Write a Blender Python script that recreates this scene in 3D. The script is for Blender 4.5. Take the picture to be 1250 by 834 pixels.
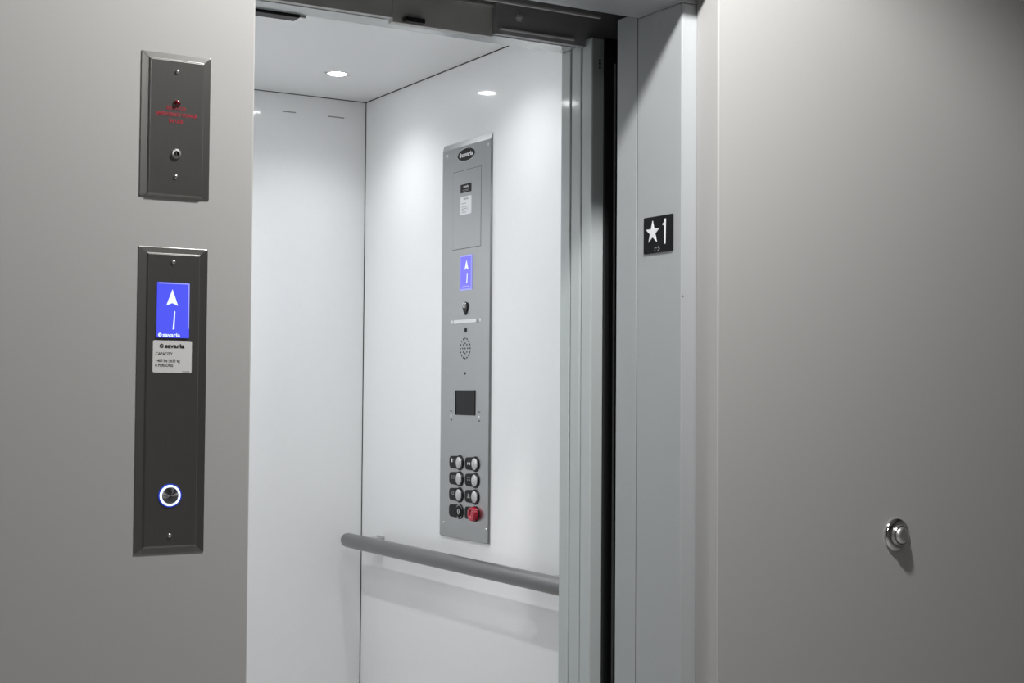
import bpy, bmesh, math
from mathutils import Vector, Matrix

for o in list(bpy.data.objects):
    bpy.data.objects.remove(o)
SC = bpy.context.scene
COL = SC.collection
R = math.radians

# ------------------------------------------------------------------ camera
cam_d = bpy.data.cameras.new('camera')
cam = bpy.data.objects.new('camera', cam_d)
COL.objects.link(cam)
cam_d.sensor_width = 36.0
cam_d.lens = 1779.27 / 1250.0 * 36.0
cam_d.clip_start = 0.02
yaw, pitch, roll = R(30.5004), R(2.0476), R(0.4110)
f = Vector((math.sin(yaw) * math.cos(pitch), math.cos(yaw) * math.cos(pitch), math.sin(pitch)))
r0 = Vector((math.cos(yaw), -math.sin(yaw), 0))
u0 = r0.cross(f)
rv = r0 * math.cos(roll) + u0 * math.sin(roll)
uv = u0 * math.cos(roll) - r0 * math.sin(roll)
cam.matrix_world = Matrix(((rv.x, uv.x, -f.x, 0.0), (rv.y, uv.y, -f.y, 0.0),
                           (rv.z, uv.z, -f.z, 1.28), (0, 0, 0, 1)))
SC.camera = cam

# ------------------------------------------------------------------ world, exposure
world = bpy.data.worlds.new('world')
SC.world = world
world.use_nodes = True
bg = world.node_tree.nodes['Background']
bg.inputs[0].default_value = (0.9, 0.95, 1.0, 1)
bg.inputs[1].default_value = 0.004
vs = SC.view_settings
vs.view_transform = 'Standard'
vs.look = 'None'
vs.exposure = 0.0
vs.gamma = 1.0
vs.use_curve_mapping = False


# ------------------------------------------------------------------ lights
def area_disk(name, loc, size, power, color):
    d = bpy.data.lights.new(name, 'AREA')
    d.shape = 'DISK'
    d.size = size
    d.energy = power
    d.color = color
    o = bpy.data.objects.new(name, d)
    o.location = loc
    COL.objects.link(o)
    return o


def spot(name, loc, angle, blend, power, size, color):
    d = bpy.data.lights.new(name, 'SPOT')
    d.spot_size = R(angle)
    d.spot_blend = blend
    d.energy = power
    d.shadow_soft_size = size
    d.color = color
    o = bpy.data.objects.new(name, d)
    o.location = loc
    COL.objects.link(o)
    return o


HALL = (1.0, 0.992, 0.98)
CAB = (0.955, 0.98, 1.0)
spot('hall_light', (1.20, 1.49, 2.565), 150, 0.40, 166.0, 0.06, HALL)     # recessed lamp over the landing door
area_disk('hall_light', (0.2, -0.7, 2.565), 0.30, 19.0, HALL)             # unseen fill light, added further back in the hall
CAR_LAMPS = [(1.492, 3.426), (0.970, 3.426), (1.492, 2.800), (0.970, 2.800)]
for (lx, ly), watts in zip(CAR_LAMPS, (6.8, 16.0, 6.8, 16.0)):
    spot('car_lamp', (lx, ly, 2.088), 136, 1.0, watts, 0.02, CAB)


# ------------------------------------------------------------------ materials
def mat(name, color, rough=0.5, metal=0.0, noise=0.0, nscale=30.0, stretch=None, bump=0.0,
        coat=0.0, coat_rough=0.05, emit=None, strength=0.0, spec=0.5, aniso=0.0):
    m = bpy.data.materials.new(name)
    m.use_nodes = True
    nt = m.node_tree
    b = nt.nodes['Principled BSDF']
    b.inputs['Base Color'].default_value = (*color, 1)
    b.inputs['Roughness'].default_value = rough
    b.inputs['Metallic'].default_value = metal
    b.inputs['Specular IOR Level'].default_value = spec
    b.inputs['Coat Weight'].default_value = coat
    b.inputs['Coat Roughness'].default_value = coat_rough
    b.inputs['Anisotropic'].default_value = aniso
    if emit:
        b.inputs['Emission Color'].default_value = (*emit, 1)
        b.inputs['Emission Strength'].default_value = strength
    if noise > 0 or bump > 0:
        tc = nt.nodes.new('ShaderNodeTexCoord')
        mp = nt.nodes.new('ShaderNodeMapping')
        nz = nt.nodes.new('ShaderNodeTexNoise')
        nt.links.new(tc.outputs['Object'], mp.inputs['Vector'])
        mp.inputs['Scale'].default_value = stretch or (1, 1, 1)
        nt.links.new(mp.outputs['Vector'], nz.inputs['Vector'])
        nz.inputs['Scale'].default_value = nscale
        nz.inputs['Detail'].default_value = 3.0
        if noise > 0:
            rp = nt.nodes.new('ShaderNodeValToRGB')
            rp.color_ramp.elements[0].position = 0.3
            rp.color_ramp.elements[1].position = 0.7
            rp.color_ramp.elements[0].color = (*[c * (1 - noise) for c in color], 1)
            rp.color_ramp.elements[1].color = (*[min(1, c * (1 + noise)) for c in color], 1)
            nt.links.new(nz.outputs['Fac'], rp.inputs['Fac'])
            nt.links.new(rp.outputs['Color'], b.inputs['Base Color'])
        if bump > 0:
            bp = nt.nodes.new('ShaderNodeBump')
            bp.inputs['Strength'].default_value = bump
            bp.inputs['Distance'].default_value = 0.001
            nt.links.new(nz.outputs['Fac'], bp.inputs['Height'])
            nt.links.new(bp.outputs['Normal'], b.inputs['Normal'])
    return m


M = {
    'wall': mat('gray_wall_paint', (0.395, 0.391, 0.384), 0.42, noise=0.012, nscale=260, bump=0.05, spec=0.4),
    'jamb': mat('cool_gray_frame_paint', (0.37, 0.385, 0.395), 0.40, noise=0.01, nscale=200, spec=0.4),
    'door': mat('satin_door_paint', (0.44, 0.475, 0.475), 0.25, noise=0.01, nscale=120, coat=0.5, coat_rough=0.08),
    'cab': mat('white_cab_laminate', (0.91, 0.915, 0.92), 0.35, noise=0.006, nscale=60, coat=0.6, coat_rough=0.06),
    'cab_ceiling': mat('white_cab_ceiling', (0.86, 0.865, 0.87), 0.45, noise=0.006, nscale=60, coat=0.15, coat_rough=0.15),
    'cab_floor': mat('pale_cab_floor', (0.34, 0.33, 0.32), 0.5, noise=0.05, nscale=15),
    'gap': mat('dark_gap', (0.10, 0.10, 0.10), 0.8, noise=0.05),
    'hall_floor': mat('hall_floor', (0.36, 0.35, 0.34), 0.5, noise=0.08, nscale=6),
    'hall_rear': mat('hall_rear_paint', (0.14, 0.137, 0.134), 0.7, noise=0.02, nscale=20),
    'hall_ceiling': mat('hall_ceiling_paint', (0.55, 0.54, 0.52), 0.8, noise=0.01, nscale=40),
    'dark_steel': mat('dark_brushed_steel', (0.285, 0.28, 0.27), 0.28, 0.91, noise=0.05, nscale=40, stretch=(40, 40, 0.6)),
    'steel': mat('brushed_steel', (0.49, 0.50, 0.505), 0.28, 1.0, noise=0.02, nscale=60, stretch=(0.6, 40, 40)),
    'rail': mat('satin_rail_steel', (0.25, 0.25, 0.253), 0.33, 1.0, noise=0.03, nscale=60, stretch=(30, 0.8, 30)),
    'knob_steel': mat('knob_steel', (0.75, 0.74, 0.73), 0.38, 1.0, noise=0.01, nscale=40),
    'chrome': mat('polished_chrome', (0.72, 0.72, 0.71), 0.10, 1.0, noise=0.01, nscale=40),
    'satin_chrome': mat('satin_chrome', (0.62, 0.62, 0.61), 0.25, 1.0, noise=0.01, nscale=40),
    'screw_steel': mat('screw_steel', (0.75, 0.74, 0.73), 0.32, 1.0, noise=0.01, nscale=40),
    'button_steel': mat('button_steel', (0.70, 0.70, 0.70), 0.20, 1.0, noise=0.02, nscale=300, aniso=0.8),
    'black': mat('black_plastic', (0.008, 0.008, 0.009), 0.45, noise=0.05, nscale=80, spec=0.25),
    'sign_black': mat('sign_black', (0.006, 0.006, 0.007), 0.5, noise=0.05, nscale=80, spec=0.10),
    'black_matte': mat('black_matte', (0.006, 0.006, 0.007), 0.7, noise=0.05, nscale=80),
    'header': mat('dark_header_steel', (0.62, 0.615, 0.60), 0.5, 0.0, noise=0.06, nscale=12),
    'header_dark': mat('darker_header_steel', (0.36, 0.36, 0.37), 0.5, 0.0, noise=0.06, nscale=12),
    'header_edge': mat('header_edge_steel', (0.75, 0.75, 0.75), 0.4, 0.3, noise=0.04, nscale=12),
    'white_print': mat('white_print', (0.85, 0.86, 0.87), 0.5, noise=0.01),
    'dim_print': mat('dim_gray_print', (0.32, 0.32, 0.32), 0.5, noise=0.01),
    'black_print': mat('black_print', (0.02, 0.02, 0.02), 0.5, noise=0.01),
    'red_print': mat('red_print', (0.36, 0.012, 0.03), 0.5, noise=0.01),
    'sticker': mat('white_sticker', (0.62, 0.62, 0.61), 0.45, noise=0.01),
    'red_lamp': mat('red_lamp_lens', (0.14, 0.002, 0.006), 0.12, noise=0.01, coat=1.0),
    'red_button': mat('red_button', (0.46, 0.006, 0.035), 0.20, noise=0.01, coat=0.6),
    'screen_off': mat('dark_screen', (0.018, 0.019, 0.021), 0.35, noise=0.02, spec=0.15),
    'screen_blue': mat('lit_blue_screen', (0.03, 0.03, 0.12), 0.25, noise=0.0, emit=(0.078, 0.098, 1.0), strength=0.85),
    'screen_violet': mat('lit_violet_screen', (0.05, 0.05, 0.15), 0.25, emit=(0.19, 0.16, 0.95), strength=0.85),
    'screen_edge': mat('lit_screen_edge', (0.1, 0.1, 0.2), 0.25, emit=(0.35, 0.38, 1.0), strength=0.8),
    'screen_white': mat('lit_screen_white', (0.3, 0.3, 0.3), 0.25, emit=(0.74, 0.87, 1.0), strength=1.0),
    'ring_lit': mat('lit_button_ring', (0.3, 0.3, 0.4), 0.25, emit=(0.70, 0.86, 1.0), strength=1.6),
    'ring_blue': mat('lit_blue_halo', (0.02, 0.03, 0.2), 0.3, emit=(0.03, 0.07, 0.75), strength=0.45),
    'lens': mat('lit_lamp_lens', (0.9, 0.9, 0.9), 0.3, emit=(0.97, 0.99, 1.0), strength=40.0),
    'frost': mat('frosted_lens', (0.80, 0.80, 0.80), 0.4, noise=0.01),
}


def radial(m):
    nt = m.node_tree
    tg = nt.nodes.new('ShaderNodeTangent')
    tg.direction_type = 'RADIAL'
    tg.axis = 'Y'
    nt.links.new(tg.outputs['Tangent'], nt.nodes['Principled BSDF'].inputs['Tangent'])


M['call_steel'] = mat('call_button_steel', (0.40, 0.40, 0.42), 0.30, 1.0, noise=0.02, nscale=300, aniso=0.9)
radial(M['button_steel'])
radial(M['call_steel'])


# ------------------------------------------------------------------ mesh helpers
def bm_new():
    return bmesh.new()


def box(bm, x0, x1, y0, y1, z0, z1):
    v = [bm.verts.new((x, y, z)) for x in (x0, x1) for y in (y0, y1) for z in (z0, z1)]
    for q in ((0, 1, 3, 2), (4, 6, 7, 5), (0, 4, 5, 1), (2, 3, 7, 6), (0, 2, 6, 4), (1, 5, 7, 3)):
        bm.faces.new([v[i] for i in q])


def prism(bm, pts, y0, y1):
    """outline in the x-z plane pushed from y0 (back) to y1 (front, y1 < y0)"""
    a = [bm.verts.new((x, y0, z)) for x, z in pts]
    b = [bm.verts.new((x, y1, z)) for x, z in pts]
    n = len(pts)
    bm.faces.new(b)
    bm.faces.new(a[::-1])
    for i in range(n):
        j = (i + 1) % n
        bm.faces.new((a[i], a[j], b[j], b[i]))


def lathe(bm, prof, cx=0.0, cz=0.0, seg=32):
    """profile of (radius, y) turned about the y axis through (cx, cz)"""
    rings = []
    for r, y in prof:
        if r < 1e-7:
            rings.append([bm.verts.new((cx, y, cz))])
        else:
            rings.append([bm.verts.new((cx + r * math.cos(2 * math.pi * k / seg), y,
                                        cz + r * math.sin(2 * math.pi * k / seg))) for k in range(seg)])
    for a, b in zip(rings, rings[1:]):
        for k in range(seg):
            l = (k + 1) % seg
            if len(a) == 1 and len(b) > 1:
                bm.faces.new((a[0], b[k], b[l]))
            elif len(b) == 1 and len(a) > 1:
                bm.faces.new((a[k], b[0], a[l]))
            elif len(a) > 1:
                bm.faces.new((a[k], b[k], b[l], a[l]))


def rrect(x0, x1, z0, z1, r, n=5):
    pts = []
    for cx, cz, a0 in ((x1 - r, z0 + r, -90), (x1 - r, z1 - r, 0), (x0 + r, z1 - r, 90), (x0 + r, z0 + r, 180)):
        for k in range(n + 1):
            a = R(a0 + 90 * k / n)
            pts.append((cx + r * math.cos(a), cz + r * math.sin(a)))
    return pts


def ellipse(cx, cz, rx, rz, n=40):
    return [(cx + rx * math.cos(2 * math.pi * k / n), cz + rz * math.sin(2 * math.pi * k / n)) for k in range(n)]


def ringband(bm, outer, inner, y0, y1):
    """flat closed band between two outlines of equal length, with thickness"""
    n = len(outer)
    L = []
    for y in (y0, y1):
        L.append([bm.verts.new((x, y, z)) for x, z in outer])
        L.append([bm.verts.new((x, y, z)) for x, z in inner])
    for i in range(n):
        j = (i + 1) % n
        bm.faces.new((L[2][i], L[2][j], L[3][j], L[3][i]))
        bm.faces.new((L[0][i], L[1][i], L[1][j], L[0][j]))
        bm.faces.new((L[0][i], L[0][j], L[2][j], L[2][i]))
        bm.faces.new((L[1][i], L[3][i], L[3][j], L[1][j]))


def pan(bm, w, h, depth, lip, bs, bt, bb, ridge=0.0):
    """pressed plate: lip stands up from the wall, then a sloped border up to the flat middle"""
    def loop(x, zt, zb, y):
        return [bm.verts.new(p) for p in ((-x, y, zb), (x, y, zb), (x, y, zt), (-x, y, zt))]
    l0 = loop(w / 2, h / 2, -h / 2, 0)
    l1 = loop(w / 2, h / 2, -h / 2, -lip)
    l2 = loop(w / 2 - bs, h / 2 - bt, -h / 2 + bb, -depth)
    rings = [l0, l1, l2]
    if ridge:            # gentle slope, then a short steep step up to the middle
        rings.insert(2, loop(w / 2 - bs + ridge, h / 2 - bt + ridge, -h / 2 + bb - ridge, -lip - 0.4 * (depth - lip)))
    for a, b in zip(rings, rings[1:]):
        for i in range(4):
            j = (i + 1) % 4
            bm.faces.new((a[i], a[j], b[j], b[i]))
    bm.faces.new(l2)
    bm.faces.new(l0[::-1])


def obj(name, bm, m, parent=None, smooth=False, bevel=0.0, seg=2):
    bmesh.ops.recalc_face_normals(bm, faces=bm.faces[:])
    me = bpy.data.meshes.new(name)
    bm.to_mesh(me)
    bm.free()
    o = bpy.data.objects.new(name, me)
    COL.objects.link(o)
    me.materials.append(M[m] if isinstance(m, str) else m)
    if smooth:
        for p in me.polygons:
            p.use_smooth = True
        me.set_sharp_from_angle(angle=R(40))
    if bevel:
        b = o.modifiers.new('bevel', 'BEVEL')
        b.width = bevel
        b.segments = seg
        b.limit_method = 'ANGLE'
        b.angle_limit = R(5)
    if parent:
        o.parent = parent
    return o


def boxo(name, m, parent, *d, bevel=0.0):
    bm = bm_new()
    box(bm, *d)
    return obj(name, bm, m, parent, bevel=bevel)


def lathe_o(name, m, parent, prof, cx, cz, seg=32):
    bm = bm_new()
    lathe(bm, prof, cx, cz, seg)
    return obj(name, bm, m, parent, smooth=True)


def prism_o(name, m, parent, pts, y0, y1, bevel=0.0):
    bm = bm_new()
    prism(bm, pts, y0, y1)
    return obj(name, bm, m, parent, bevel=bevel)


def text(name, body, size, x, z, y, m, parent, align='CENTER', xs=1.0, bold=0.0, thick=0.00015):
    c = bpy.data.curves.new('t', 'FONT')
    c.body = body
    c.size = size
    c.align_x = align
    c.align_y = 'CENTER'
    c.extrude = thick
    c.offset = bold * size
    c.resolution_u = 3
    t = bpy.data.objects.new('t', c)
    COL.objects.link(t)
    bpy.context.view_layer.update()
    me = bpy.data.meshes.new_from_object(t.evaluated_get(bpy.context.evaluated_depsgraph_get()))
    bpy.data.objects.remove(t)
    for v in me.vertices:
        a, b_, d = v.co
        v.co = (x + a * xs, y - d, z + b_)
    me.name = name
    me.materials.clear()
    me.materials.append(M[m])
    o = bpy.data.objects.new(name, me)
    COL.objects.link(o)
    o.parent = parent
    return o


def tag(o, label, cat, group=None):
    o['label'] = label
    o['category'] = cat
    if group:
        o['group'] = group
    return o


def thing(name, label, cat, loc, rotz=0.0, group=None):
    o = bpy.data.objects.new(name, None)
    o.empty_display_size = 0.03
    COL.objects.link(o)
    o.location = loc
    o.rotation_euler = (0, 0, rotz)
    return tag(o, label, cat, group)


def struct(name, m, *d, bevel=0.0, label=None, cat=None):
    o = boxo(name, m, None, *d, bevel=bevel)
    o['kind'] = 'structure'
    if label:
        tag(o, label, cat)
    return o


def star(cx, cz, ro, ri):
    p = []
    for k in range(10):
        a = R(90 + 36 * k)
        r = ro if k % 2 == 0 else ri
        p.append((cx + r * math.cos(a), cz + r * math.sin(a)))
    return p


# ================================================================== THE SETTING
# hall: the landing wall with its opening, and the hall around the camera
YW = 2.0
struct('wall_front_left', 'wall', -1.6, 0.742, YW, 2.062, 0, 2.58, bevel=0.0025,
       label='gray painted landing wall left of the elevator doorway', cat='wall')
struct('wall_front_right', 'wall', 1.593, 3.4, YW, 2.062, 0, 2.58, bevel=0.0025,
       label='gray painted landing wall right of the elevator doorway', cat='wall')
struct('wall_front_top', 'wall', 0.742, 1.593, YW, 2.062, 2.018, 2.58, bevel=0.001,
       label='gray painted wall over the elevator doorway', cat='wall')
struct('wall_rear', 'hall_rear', -1.6, 3.4, -1.9, -1.8, 0, 2.58, label='hall wall opposite the elevator', cat='wall')
struct('wall_hall_left', 'hall_rear', -1.7, -1.6, -1.9, 2.062, 0, 2.58, label='left end wall of the hall', cat='wall')
struct('wall_hall_right', 'hall_rear', 3.4, 3.5, -1.9, 2.062, 0, 2.58, label='right end wall of the hall', cat='wall')
struct('floor', 'hall_floor', -1.7, 3.5, -1.9, 2.46, -0.05, 0, label='dark hall floor in front of the elevator', cat='floor')
struct('ceiling', 'hall_ceiling', -1.7, 3.5, -1.9, 2.062, 2.58, 2.63, label='pale hall ceiling', cat='ceiling')

# hoistway door frame
t = struct('trim_1', 'jamb', 1.561, 1.66, 2.063, 2.1975, 0, 1.978, bevel=0.002,
           label='gray right jamb of the elevator door frame carrying the floor sign', cat='door frame')
boxo('inner_strip', 'jamb', t, 1.561, 1.60, 2.1995, 2.264, 0, 1.990, bevel=0.0012)
boxo('joint', 'gap', t, 1.5622, 1.60, 2.197, 2.2, 0, 1.977)
bm = bm_new()
lathe(bm, [(0.0, -0.0006), (0.0018, -0.0004), (0.0022, 0.0004)], 0, 0, 10)
d = obj('screw', bm, 'satin_chrome', t, smooth=True)
d.location = (1.5650, 2.063, 1.454)
t = struct('trim_2', 'jamb', 0.70, 1.66, 2.063, 2.1975, 1.9785, 2.04, bevel=0.0012,
           label='gray head piece of the elevator door frame seen from below', cat='door frame')
t = struct('trim_3', 'jamb', 0.66, 0.752, 2.063, 2.264, 0, 1.978, bevel=0.002,
           label='gray left jamb of the elevator door frame', cat='door frame')

# shaft behind the frame
struct('wall_shaft_top', 'gap', 0.5, 2.6, 2.07, 2.46, 2.26, 2.30, label='dark shaft cover above the door track', cat='wall')
struct('wall_shaft_right', 'gap', 2.55, 2.6, 2.07, 2.52, 0, 2.26, label='dark end of the door pocket', cat='wall')
struct('wall_shaft_left', 'gap', 0.5, 0.55, 2.07, 2.52, 0, 2.26, label='dark shaft wall left of the doorway', cat='wall')

# elevator car
XR, YB, ZC = 1.713, 3.727, 2.097
tb = struct('wall_back', 'cab', 0.752, 1.7114, YB, YB + 0.02, 0.0, ZC - 0.0016, bevel=0.0006,
            label='glossy white back wall panel of the elevator car', cat='wall')
boxo('slot', 'dim_print', tb, 1.463, 1.502, YB - 0.0008, YB + 0.004, 2.0445, 2.0475)
boxo('slot', 'dim_print', tb, 1.597, 1.646, YB - 0.0008, YB + 0.004, 2.0443, 2.0473)
struct('wall_right', 'cab', XR, XR + 0.02, 2.500, 3.7256, 0.0, ZC - 0.0016, bevel=0.0006,
       label='glossy white side wall panel of the elevator car carrying the control panel', cat='wall')
struct('wall_left', 'cab', 0.73, 0.75, 2.500, 3.7248, 0.0, ZC - 0.0025,
       label='white left side wall of the elevator car', cat='wall')
struct('ceiling_car', 'cab_ceiling', 0.752, 1.7116, 2.500, 3.7256, ZC, ZC + 0.02, bevel=0.0006,
       label='white elevator car ceiling with a round lamp', cat='ceiling')
struct('floor_car', 'cab_floor', 0.73, 1.733, 2.462, 3.75, -0.05, 0.0, label='pale floor of the elevator car', cat='floor')
# dark car body behind the panel gaps
struct('wall_car_outer', 'gap', 0.72, 1.76, YB + 0.021, YB + 0.035, 0, 2.15, label='dark car body behind the back panel', cat='wall')
struct('wall_car_side', 'gap', XR + 0.021, XR + 0.035, 2.50, 3.75, 0, 2.15, label='dark car body behind the side panel', cat='wall')
struct('wall_car_side_left', 'gap', 0.715, 0.729, 2.50, 3.75, 0, 2.15, label='dark car body behind the left panel', cat='wall')
struct('ceiling_car_outer', 'gap', 0.715, 1.748, 2.445, 3.76, ZC + 0.021, ZC + 0.035, label='dark car roof above the ceiling panel', cat='ceiling')
# car entrance: right post and head
struct('trim_4', 'door', 1.585, 1.735, 2.4655, 2.4995, 0, 1.976, bevel=0.0025,
       label='gray right post of the elevator car entrance', cat='door frame')
struct('trim_5', 'door', 0.72, 1.735, 2.445, 2.4995, 1.976, 2.115, bevel=0.001,
       label='pale head piece of the elevator car entrance', cat='door frame')
struct('trim_6', 'door', 0.70, 0.752, 2.4655, 2.4995, 0, 1.976, label='left post of the elevator car entrance', cat='door frame')

# open sliding landing door, stacked to the right
for i, (y0, y1, zt, lab) in enumerate(((2.387, 2.4225, 1.987, 'front leaf of the open gray sliding elevator door'),
                                       (2.4262, 2.4615, 1.990, 'rear leaf of the open gray sliding elevator door'))):
    d = struct('door_%d' % (i + 1), 'door', 1.585, 2.45, y0, y1, 0.01, zt, bevel=0.003, label=lab, cat='door')
    if i == 0:
        for z in (1.942, 1.936, 1.928):
            h = lathe_o('hole', 'black_matte', d, [(0.0, -0.0004), (0.0026, -0.0004), (0.0028, 0.0005)], 0, 0, 12)
            h.location = (1.604, y0, z)
        boxo('pocket_shade', 'black_matte', d, 1.6125, 2.2, y0 - 0.008, y0 - 0.0005, 0.01, zt)  # black sheet for the jamb's shadow on the door face
        boxo('pocket_bar', 'header_dark', d, 1.632, 1.6355, y0 - 0.010, y0 - 0.008, 0.01, zt - 0.05)

# ================================================================== DOOR TRACK OVER THE OPENING
tr = thing('door_track', 'dark steel door track and hanger plates over the elevator doorway', 'door track', (1.15, 2.43, 1.97))
LX, LY, LZ = 1.15, 2.43, 1.97


def tbox(name, m, x0, x1, y0, y1, z0, z1, bevel=0.0):
    return boxo(name, m, tr, x0 - LX, x1 - LX, y0 - LY, y1 - LY, z0 - LZ, z1 - LZ, bevel=bevel)


tbox('track_plate', 'header', 0.56, 1.167, 2.428, 2.443, 1.977, 2.25)
tbox('cover_plate', 'header', 1.167, 1.38, 2.426, 2.443, 1.9685, 2.25)
tbox('hanger_plate', 'header_dark', 1.38, 1.66, 2.411, 2.425, 1.972, 2.25)
tbox('ledge', 'header_edge', 1.387, 1.556, 2.404, 2.411, 1.979, 1.983, bevel=0.0008)
tbox('top_rail', 'header', 0.56, 1.585, 2.355, 2.362, 2.0165, 2.021, bevel=0.0008)
tbox('hanger_rod', 'header_edge', 1.30, 1.383, 2.420, 2.4255, 2.026, 2.029)
tbox('guide_block', 'black_matte', 1.187, 1.228, 2.412, 2.426, 1.970, 1.979, bevel=0.001)
bm = bm_new()
prism(bm, [(1.158 - LX, 1.976 - LZ), (1.1665 - LX, 1.982 - LZ), (1.1665 - LX, 1.976 - LZ)], 0.013, -0.004)
obj('stop_wedge', bm, 'header_edge', tr)
bm = bm_new()
lathe(bm, [(0.0, -0.008), (0.0045, -0.0075), (0.0055, -0.005), (0.0055, -0.001), (0.008, -0.001), (0.008, 0)], 0, 0, 6)
b = obj('bolt', bm, 'header_edge', tr)  # paler base colour stands in for the bolt's highlight
b.location = (1.431 - LX, 2.411 - LY, 2.0085 - LZ)

# slim black bar below the car entrance head
bar = thing('detector_bar', 'slim black bar under the top edge of the elevator car entrance', 'bar', (0.90, 2.515, 1.971))
boxo('body', 'black', bar, -0.145, 0.114, -0.014, 0.016, 0.0, 0.007, bevel=0.001)
boxo('end_cap', 'satin_chrome', bar, 0.114, 0.126, -0.013, 0.015, 0.001, 0.007, bevel=0.001)


# ================================================================== SCREWS
def screw(parent, x, z, y, r=0.0030, m='screw_steel'):
    return lathe_o('screw', m, parent, [(0.0, y - 0.0006), (r * 0.42, y - 0.0006), (r * 0.45, y - 0.0019),
                                        (r * 0.75, y - 0.0016), (r, y - 0.0004), (r, y + 0.0004)], x, z, 20)


# ================================================================== UPPER HALL PLATE
UP = thing('indicator_plate', 'small dark steel wall plate with red lamp, red lettering and key switch', 'wall plate',
           (0.6254, YW, 1.6531))
bm = bm_new()
pan(bm, 0.0999, 0.2034, 0.0050, 0.0012, 0.0120, 0.0105, 0.0045, 0.0016)
obj('plate', bm, 'dark_steel', UP, bevel=0.0009)
YF = -0.0050
screw(UP, 0.0, 0.0763, YF)
screw(UP, 0.0, -0.0724, YF)
lathe_o('lamp_bezel', 'chrome', UP, [(0.0040, YF - 0.0004), (0.0042, YF - 0.0014), (0.0052, YF - 0.0012), (0.0056, YF + 0.0003)], 0.0, 0.0317, 24)
lathe_o('red_lamp', 'red_lamp', UP, [(0, YF - 0.0046), (0.0022, YF - 0.0041), (0.0038, YF - 0.0024), (0.0043, YF - 0.0008), (0.0043, YF + 0.0003)], 0.0, 0.0317, 24)
k = lathe_o('key_switch', 'screw_steel', UP, [(0.0036, YF - 0.0008), (0.0038, YF - 0.0032), (0.0062, YF - 0.0028), (0.0072, YF - 0.0008), (0.0074, YF + 0.0003)], 0.0, -0.0400, 28)
lathe_o('key_barrel', 'black', k, [(0, YF - 0.0016), (0.0037, YF - 0.0016)], 0.0, -0.0400, 20)
boxo('keyhole', 'satin_chrome', k, -0.0006, 0.0006, YF - 0.0020, YF - 0.0015, -0.0424, -0.0376)
text('lettering', 'ELEVATOR', 0.0072, -0.001, 0.0242, YF - 0.0002, 'red_print', UP, xs=0.80, bold=0.01)
text('lettering', 'EMERGENCY POWER', 0.0072, 0.000, 0.0150, YF - 0.0002, 'red_print', UP, xs=0.87, bold=0.02)
text('lettering', 'IN USE', 0.0072, -0.001, 0.0058, YF - 0.0002, 'red_print', UP, xs=0.95, bold=0.02)

# ================================================================== LOWER HALL CALL STATION
HS = thing('call_station', 'tall dark steel hall call station with blue screen and lit round button', 'call station',
           (0.6253, YW, 1.2677))
bm = bm_new()
pan(bm, 0.0996, 0.4272, 0.0045, 0.0010, 0.0135, 0.0105, 0.0105, 0.0016)
obj('plate', bm, 'dark_steel', HS, bevel=0.0009)
YF = -0.0045
screw(HS, -0.0009, 0.1930, YF)
screw(HS, -0.0007, -0.1886, YF)
# lit screen: x 0.6016..0.6478, z 1.3545..1.432 (room)
sc = prism_o('display', 'screen_blue', HS, rrect(-0.0237, 0.0225, 0.0868, 0.1643, 0.0012), YF + 0.0005, YF - 0.0014)
ys = YF - 0.0015
boxo('lit_edge', 'screen_edge', sc, 0.0206, 0.0222, ys, ys + 0.0003, 0.100, 0.1635)
boxo('lit_edge', 'screen_edge', sc, -0.0215, 0.0205, ys, ys + 0.0003, 0.1622, 0.1638)
prism_o('arrow', 'screen_white', sc, [(-0.0022, 0.1546), (0.0060, 0.1318), (-0.0022, 0.1354), (-0.0106, 0.1318)], ys + 0.0004, ys - 0.0002)
prism_o('numeral_one', 'screen_white', sc, [(-0.0012, 0.0985), (0.0012, 0.0985), (0.0022, 0.1240), (0.0008, 0.1240)], ys + 0.0004, ys - 0.0002)


def wordmark(parent, cx, cz, y, w, m, m_in, bold=0.02, disc=None):
    """round mark followed by the word savaria; w = total width"""
    rr = w * 0.082
    x0 = cx - w / 2 + rr
    p = prism_o('logo_mark', m, parent, ellipse(x0, cz, rr, rr, 20), y + 0.0003, y - 0.0002)
    prism_o('logo_cut', m_in, p, [(x0 - rr * 0.45, cz + rr * 0.30), (x0, cz - rr * 0.55), (x0 + rr * 0.55, cz + rr * 0.45),
                                  (x0 + rr * 0.05, cz + rr * 0.20)], y - 0.0001, y - 0.0004)
    s = w * 0.235
    t_ = text('lettering', 'savaria', s, x0 + rr * 1.5, cz, y - 0.0001, m, parent, align='LEFT', xs=1.0, bold=bold)
    xs_ = [v.co.x for v in t_.data.vertices]
    k_ = (cx + w / 2 - (x0 + rr * 1.5)) / (max(xs_) - min(xs_))
    for v in t_.data.vertices:
        v.co.x = x0 + rr * 1.5 + (v.co.x - min(xs_)) * k_
    return t_


wordmark(sc, -0.0060, 0.0905, ys, 0.0312, 'screen_white', 'screen_blue')
# capacity label
lb = prism_o('capacity_label', 'sticker', HS, rrect(-0.0285, 0.0272, 0.0378, 0.0827, 0.0022), YF + 0.0003, YF - 0.0004, bevel=0.0002)
yl = YF - 0.0004
wordmark(lb, -0.0012, 0.0752, yl, 0.0355, 'black_print', 'sticker', bold=0.035)
text('lettering', 'CAPACITY', 0.0058, -0.0248, 0.0642, yl - 0.0001, 'black_print', lb, align='LEFT', xs=0.90)
text('lettering', '1400 lbs | 635 kg', 0.0058, -0.0248, 0.0546, yl - 0.0001, 'black_print', lb, align='LEFT', xs=0.88)
text('lettering', '8 PERSONS', 0.0058, -0.0248, 0.0482, yl - 0.0001, 'black_print', lb, align='LEFT', xs=0.90)
boxo('fine_print', 'dim_print', lb, 0.0140, 0.0245, yl - 0.0002, yl, 0.0394, 0.0404)
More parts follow.
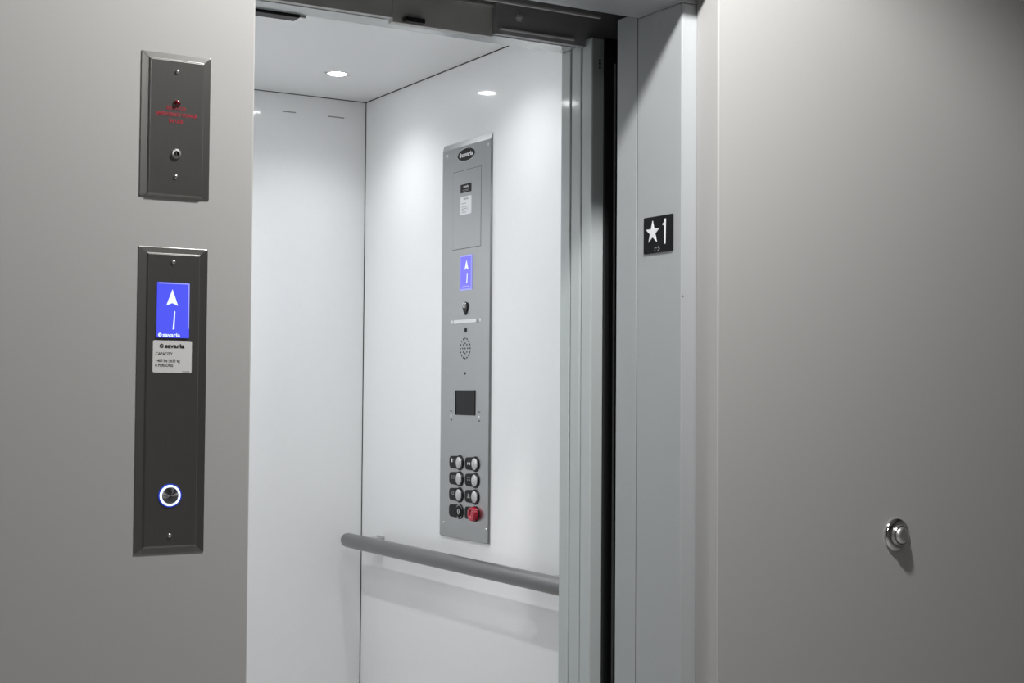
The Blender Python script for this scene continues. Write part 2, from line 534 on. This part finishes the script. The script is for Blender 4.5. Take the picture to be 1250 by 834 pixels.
# call button with lit ring
bx, bz = -0.0010, -0.1330
cb = lathe_o('call_button', 'call_steel', HS, [(0, YF - 0.0022), (0.0105, YF - 0.0021), (0.0119, YF - 0.0016), (0.0119, YF + 0.0003)], bx, bz, 48)
bm = bm_new()
ringband(bm, ellipse(bx, bz, 0.0146, 0.0146), ellipse(bx, bz, 0.0119, 0.0119), YF + 0.0003, YF - 0.0018)
obj('lit_ring', bm, 'ring_lit', cb)
bm = bm_new()
ringband(bm, ellipse(bx, bz, 0.0166, 0.0166), ellipse(bx, bz, 0.0147, 0.0147), YF + 0.0003, YF - 0.0010)
obj('outer_ring', bm, 'ring_blue', cb)
# ================================================================== CAR OPERATING PANEL (faces -X)
CP = thing('control_panel', 'tall brushed steel elevator control panel with round buttons on white wall', 'control panel',
           (XR, 3.1267, 1.4133), R(-90))
ZO = 1.4133 + 0.12          # measured heights below are from a datum 0.12 m under the floor
bm = bm_new()
pan(bm, 0.2484, 0.980, 0.006, 0.0012, 0.002, 0.015, 0.003)
obj('plate', bm, 'steel', CP, bevel=0.0009)
YF = -0.006


def cz(z):
    return z - ZO


for x, z in ((-0.0967, 1.9944), (0.1118, 1.9944), (-0.1013, 1.0766), (0.1145, 1.0774)):
    screw(CP, x, cz(z), YF, 0.0040)
# oval badge
bd = prism_o('badge', 'black', CP, ellipse(0.0035, cz(1.986), 0.0440, 0.0150, 48), YF + 0.0003, YF - 0.0016, bevel=0.0003)
bm = bm_new()
ringband(bm, ellipse(0.0035, cz(1.986), 0.0470, 0.0172, 48), ellipse(0.0035, cz(1.986), 0.0441, 0.0151, 48), YF + 0.0003, YF - 0.0012)
obj('badge_rim', bm, 'chrome', bd)
wordmark(bd, 0.0035, cz(1.986), YF - 0.0017, 0.068, 'white_print', 'black')
# service door outline: four thin grooves' dark lines
bm = bm_new()
x0, x1, z0, z1 = -0.0655, 0.0785, cz(1.7545), cz(1.9488)
ringband(bm, [(x0, z0), (x1, z0), (x1, z1), (x0, z1)], [(x0 + .0012, z0 + .0012), (x1 - .0012, z0 + .0012), (x1 - .0012, z1 - .0012), (x0 + .0012, z1 - .0012)], YF + 0.0002, YF - 0.0002)
sd = obj('service_door_gap', bm, 'gap', CP)
boxo('service_door', 'steel', CP, x0 + .0012, x1 - .0012, YF - 0.0007, YF + 0.0002, z0 + .0012, z1 - .0012, bevel=0.0003)
# stickers on the service door
YD = YF - 0.0007
bs = prism_o('black_sticker', 'black', CP, rrect(-0.0250, 0.0300, cz(1.8925), cz(1.9135), 0.0015), YD + 0.0002, YD - 0.0004)
text('lettering', 'savaria', 0.0095, 0.0025, cz(1.9075), YD - 0.0005, 'white_print', bs, xs=1.0)
boxo('fine_print', 'dim_print', bs, -0.014, 0.020, YD - 0.0006, YD - 0.0003, cz(1.8985), cz(1.8995))
boxo('fine_print', 'dim_print', bs, -0.010, 0.016, YD - 0.0006, YD - 0.0003, cz(1.8958), cz(1.8966))
ws = prism_o('white_sticker', 'white_print', CP, rrect(-0.0252, 0.0312, cz(1.8383), cz(1.8832), 0.004), YD + 0.0002, YD - 0.0004)
text('lettering', 'savaria', 0.0085, 0.003, cz(1.8775), YD - 0.0005, 'dim_print', ws, xs=1.0)
for zz, xa in ((1.866, 0.004), (1.8575, 0.020), (1.853, 0.012), (1.8485, 0.018), (1.844, 0.006)):
    boxo('fine_print', 'dim_print', ws, -0.018, xa, YD - 0.0006, YD - 0.0003, cz(zz) - 0.0006, cz(zz) + 0.0006)
# small lit display
dp = prism_o('display', 'screen_violet', CP, rrect(-0.0205, 0.0327, cz(1.6556), cz(1.7346), 0.002), YF + 0.0003, YF - 0.0014)
bm = bm_new()
ringband(bm, rrect(-0.0240, 0.0362, cz(1.6521), cz(1.7381), 0.003), rrect(-0.0205, 0.0327, cz(1.6556), cz(1.7346), 0.002), YF + 0.0003, YF - 0.0018)
obj('display_rim', bm, 'screen_edge', dp)
ys = YF - 0.0015
xc = 0.0098
prism_o('arrow', 'screen_white', dp, [(xc, cz(1.725)), (xc + 0.0095, cz(1.7015)), (xc, cz(1.7065)), (xc - 0.0095, cz(1.7015))], ys + .0003, ys - .0002)
prism_o('numeral_one', 'screen_white', dp, [(xc, cz(1.6685)), (xc + 0.004, cz(1.6685)), (xc + 0.006, cz(1.6935)), (xc + 0.003, cz(1.6935))], ys + .0003, ys - .0002)
boxo('lit_edge', 'screen_edge', dp, -0.012, 0.026, ys - 0.0002, ys + 0.0003, cz(1.6585), cz(1.6625))
# shield shaped key switch
ks = prism_o('key_switch_plate', 'black', CP, [(0.0060, cz(1.5905)), (0.0145, cz(1.6005)), (0.0190, cz(1.6120)), (0.0165, cz(1.6200)),
                                         (0.0060, cz(1.6235)), (-0.0045, cz(1.6200)), (-0.0080, cz(1.6120)), (-0.0030, cz(1.6005))],
             YF + 0.0003, YF - 0.0030, bevel=0.0008)
lathe_o('key_barrel', 'chrome', ks, [(0, YF - 0.0062), (0.0060, YF - 0.0058), (0.0075, YF - 0.0040), (0.0080, YF - 0.0025)], 0.0045, cz(1.6150), 24)
boxo('keyhole', 'black_matte', ks, 0.0038, 0.0052, YF - 0.0064, YF - 0.0058, cz(1.6115), cz(1.6185))
# emergency light strip
em = prism_o('lamp_strip', 'frost', CP, rrect(-0.0520, 0.0640, cz(1.5710), cz(1.5800), 0.0015), YF + 0.0003, YF - 0.0030, bevel=0.0006)
for xx in (-0.0660, 0.0770):
    lathe_o('end_fastener', 'chrome', em, [(0, YF - 0.0020), (0.0040, YF - 0.0018), (0.0062, YF - 0.0004), (0.0064, YF + 0.0003)], xx, cz(1.5757), 20)
lathe_o('sensor_eye', 'black', CP, [(0, YF - 0.0012), (0.0040, YF - 0.0020), (0.0062, YF - 0.0006), (0.0062, YF + 0.0003)], 0.0058, cz(1.5543), 20)
# speaker grille: 25 drilled holes
sp = lathe_o('speaker_grille', 'steel', CP, [(0, YF - 0.0003), (0.0280, YF - 0.0003), (0.0283, YF + 0.0002)], 0.0045, cz(1.5093), 40)
for rad, n in ((0.0, 1), (0.0125, 8), (0.0245, 16)):
    for q in range(n):
        a = 2 * math.pi * q / n
        lathe_o('hole', 'black_matte', sp, [(0, YF - 0.0006), (0.0024, YF - 0.0006), (0.0024, YF)],
                0.0045 + rad * math.cos(a), cz(1.5093) + rad * math.sin(a), 8)
lathe_o('microphone_hole', 'black_matte', CP, [(0, YF - 0.0004), (0.0034, YF - 0.0004), (0.0036, YF + 0.0003)], 0.0050, cz(1.4483), 14)
# dark screen
sn = prism_o('dark_screen', 'screen_off', CP, rrect(-0.0395, 0.0545, cz(1.3490), cz(1.4050), 0.001), YF + 0.0003, YF - 0.0006)
bm = bm_new()
ringband(bm, rrect(-0.0432, 0.0568, cz(1.3463), cz(1.4073), 0.001), rrect(-0.0395, 0.0545, cz(1.3490), cz(1.4050), 0.001), YF + 0.0003, YF - 0.0016)
obj('screen_frame', bm, 'black', sn)
for xx, w1 in ((-0.0652, 'YES'), (0.0765, 'NO')):
    lathe_o('indicator_dot', 'white_print', CP, [(0, YF - 0.0022), (0.0026, YF - 0.0016), (0.0034, YF + 0.0003)], xx, cz(1.3430), 14)
    boxo('fine_print', 'black_print', CP, xx - 0.007, xx + 0.005, YF - 0.0002, YF + 0.0002, cz(1.3545), cz(1.3565))
    boxo('fine_print', 'black_print', CP, xx - 0.003, xx + 0.005, YF - 0.0002, YF + 0.0002, cz(1.3325), cz(1.3355))


# buttons with black tactile tags
def tag_outline(xl, xb, z, hh, rr):
    """black tag: rounded left end running into a circle around the button"""
    pts = [(xb + rr * math.cos(R(a)), z + rr * math.sin(R(a))) for a in range(-122, 123, 8)]
    for k_ in range(7):
        a = R(90 + 15 * k_)
        pts.append((xl + 0.010 + 0.010 * math.cos(a), z + hh - 0.010 + 0.010 * math.sin(a)))
    for k_ in range(7):
        a = R(180 + 15 * k_)
        pts.append((xl + 0.010 + 0.010 * math.cos(a), z - hh + 0.010 + 0.010 * math.sin(a)))
    return pts


BT = []
for row, z in enumerate((1.2300, 1.1905, 1.1513, 1.1110)):
    for side, (xl, xb) in enumerate(((-0.0700, -0.0170), (0.0110, 0.0620))):
        BT.append((row, side, xl, xb, cz(z)))
for row, side, xl, xb, z in BT:
    tg = prism_o('button_tag', 'black', CP, tag_outline(xl, xb, z, 0.0150, 0.0188), YF + 0.0003, YF - 0.0020, bevel=0.0005)
    yt = YF - 0.0021
    xg = (xl + xb - 0.018) / 2 + 0.003
    if row < 3:
        b_ = lathe_o('button', 'button_steel', tg, [(0, YF - 0.0085), (0.0060, YF - 0.0081), (0.0115, YF - 0.0066), (0.0142, YF - 0.0048), (0.0146, YF - 0.0010)], xb, z, 32)
        b_['label'] = 'round steel push button'
    elif side == 0:
        lathe_o('key_switch', 'black', tg, [(0.0085, YF - 0.0030), (0.0090, YF - 0.0060), (0.0128, YF - 0.0056), (0.0146, YF - 0.0010)], xb, z, 28)
        lathe_o('key_barrel', 'chrome', tg, [(0, YF - 0.0042), (0.0070, YF - 0.0042), (0.0084, YF - 0.0028)], xb, z, 24)
        boxo('keyhole', 'black_matte', tg, xb - 0.0012, xb + 0.0012, YF - 0.0046, YF - 0.0041, z - 0.0055, z + 0.0055)
        bm = bm_new()
        ringband(bm, ellipse(xb, z, 0.0166, 0.0166, 28), ellipse(xb, z, 0.0150, 0.0150, 28), YF - 0.0015, YF - 0.0026)
        obj('switch_ring', bm, 'satin_chrome', tg)
    else:
        b_ = lathe_o('button', 'red_button', tg, [(0, YF - 0.0100), (0.0080, YF - 0.0105), (0.0110, YF - 0.0140), (0.0160, YF - 0.0136), (0.0178, YF - 0.0090), (0.0170, YF - 0.0010)], xb, z, 32)
        b_['label'] = 'red push button'
    # raised marks on the tags
    if row == 0 and side == 0:
        prism_o('star', 'white_print', tg, star(xg - 0.007, z + 0.004, 0.0062, 0.0026), yt + 0.0003, yt - 0.0003)
        text('numeral', '1', 0.013, xg + 0.004, z + 0.004, yt - 0.0002, 'dim_print', tg)
    elif row == 0 and side == 1:
        prism_o('mark', 'white_print', tg, [(xg - 0.0015, z), (xg - 0.0065, z + 0.004), (xg - 0.0065, z - 0.004)], yt + .0003, yt - .0003)
        prism_o('mark', 'white_print', tg, [(xg + 0.0015, z), (xg + 0.0065, z + 0.004), (xg + 0.0065, z - 0.004)], yt + .0003, yt - .0003)
        boxo('mark', 'dim_print', tg, xg - 0.0006, xg + 0.0006, yt - 0.0003, yt + 0.0003, z + 0.005, z + 0.010)
    elif row == 1:
        for dx in (-0.0045, 0.0045):
            for dz in (0.0, 0.006):
                boxo('mark', 'dim_print', tg, xg + dx - 0.0018, xg + dx + 0.0018, yt - 0.0003, yt + 0.0003, z + dz - 0.0014, z + dz + 0.0014)
    elif row == 2 and side == 0:
        bm = bm_new()
        ringband(bm, ellipse(xg, z + 0.003, 0.0055, 0.0055, 18), ellipse(xg, z + 0.003, 0.0036, 0.0036, 18), yt + 0.0003, yt - 0.0003)
        obj('mark', bm, 'dim_print', tg)
    elif row == 2:
        boxo('mark', 'dim_print', tg, xg - 0.007, xg + 0.007, yt - 0.0003, yt + 0.0003, z - 0.004, z - 0.002)
        boxo('mark', 'dim_print', tg, xg - 0.004, xg + 0.004, yt - 0.0003, yt + 0.0003, z - 0.002, z + 0.006)
    elif side == 1:
        boxo('mark', 'dim_print', tg, xg - 0.005, xg + 0.005, yt - 0.0003, yt + 0.0003, z + 0.004, z + 0.0055)
        boxo('mark', 'dim_print', tg, xg - 0.003, xg + 0.003, yt - 0.0003, yt + 0.0003, z - 0.004, z + 0.001)

# ================================================================== FLOOR SIGN ON THE JAMB (faces -X)
FS = thing('floor_sign', 'black floor sign with white star and numeral 1 on gray jamb', 'sign', (1.561, 2.1302, 1.5700), R(-90))
prism_o('plate', 'sign_black', FS, rrect(-0.0440, 0.0450, -0.0332, 0.0332, 0.003), 0.0, -0.0018, bevel=0.0005)
prism_o('star', 'white_print', FS, star(-0.0155, 0.0042, 0.0215, 0.0083), -0.0017, -0.0026)
prism_o('numeral_one', 'white_print', FS, [(0.0196, -0.0190), (0.0234, -0.0190), (0.0244, 0.0262), (0.0218, 0.0262), (0.0190, 0.0195),
                                     (0.0148, 0.0175), (0.0152, 0.0148), (0.0202, 0.0165)], -0.0017, -0.0026)
for dx, dz in ((-0.0130, 0), (-0.0090, 0.0), (-0.0030, 0.0), (0.0010, -0.0020), (-0.0010, 0.0024), (-0.0130, -0.0040), (-0.0030, -0.0045)):
    lathe_o('braille_dot', 'dim_print', FS, [(0, -0.0028), (0.0008, -0.0025), (0.0011, -0.0017)], dx + 0.004, -0.0245 + dz, 10)

# ================================================================== HANDRAIL
HR = thing('handrail', 'gray metal tube handrail along the white elevator side wall', 'handrail', (1.650, 3.10, 0.876))
bm = bm_new()
prof = [(0.0, 0.599), (0.008, 0.598), (0.014, 0.594), (0.018, 0.587), (0.0195, 0.578), (0.0195, -0.52), (0.018, -0.529), (0.010, -0.536), (0.0, -0.538)]
lathe(bm, prof, 0, 0, 32)
obj('rail', bm, 'rail', HR, smooth=True)
for yy in (0.497, -0.44):
    b_ = boxo('bracket', 'satin_chrome', HR, 0.012, 0.063, yy - 0.018, yy + 0.018, 0.008, 0.013, bevel=0.001)
    boxo('bracket_foot', 'satin_chrome', b_, 0.058, 0.063, yy - 0.020, yy + 0.020, -0.016, 0.016, bevel=0.001)

# ================================================================== CAR DOWNLIGHTS
def downlight(x, y, label, grp):
    t_ = thing('ceiling_light', label, 'light', (x, y, ZC), 0, grp)
    bm_ = bm_new()
    lathe(bm_, [(0.0225, 0.0015), (0.0235, -0.0018), (0.0290, -0.0012), (0.0310, 0.0)], 0, 0, 32)
    bmesh.ops.rotate(bm_, verts=bm_.verts, cent=(0, 0, 0), matrix=Matrix.Rotation(R(90), 3, 'X'))
    obj('trim_ring', bm_, 'frost', t_, smooth=True)
    bm_ = bm_new()
    lathe(bm_, [(0.0, -0.0012), (0.0226, -0.0008), (0.0226, 0.0)], 0, 0, 32)
    bmesh.ops.rotate(bm_, verts=bm_.verts, cent=(0, 0, 0), matrix=Matrix.Rotation(R(90), 3, 'X'))
    obj('lens', bm_, 'lens', t_, smooth=True)
    for s in (-1, 1):
        boxo('clip', 'dim_print', t_, s * 0.0325 - 0.003, s * 0.0325 + 0.003, -0.0012, 0.0012, -0.0012, 0.0)
    return t_


downlight(*CAR_LAMPS[0], 'small round lit ceiling lamp near the back right corner of the elevator car', None)
downlight(*CAR_LAMPS[1], 'round lit lamp in the elevator car ceiling at the back left corner', None)
downlight(*CAR_LAMPS[2], 'round lit lamp in the elevator car ceiling at the front right corner', None)
downlight(*CAR_LAMPS[3], 'round lit lamp in the elevator car ceiling at the front left corner', None)

# ================================================================== KNOB ON THE RIGHT WALL
KN = thing('wall_knob', 'small round chrome knob on the plain gray wall at right', 'knob', (2.018, YW, 1.0205))
lathe_o('rosette', 'chrome', KN, [(0.0310, 0.0), (0.0312, -0.0025), (0.0298, -0.0050), (0.0262, -0.0074), (0.0215, -0.0085), (0.0, -0.0085)], 0, 0, 48)
lathe_o('collar', 'satin_chrome', KN, [(0.0200, -0.0080), (0.0198, -0.0130), (0.0185, -0.0150), (0.0165, -0.0154), (0.0160, -0.0130)], 0, 0, 40)
lathe_o('button', 'knob_steel', KN, [(0.0156, -0.0120), (0.0155, -0.0165), (0.0135, -0.0195), (0.0085, -0.0215), (0.0, -0.0222)], 0, 0, 40)
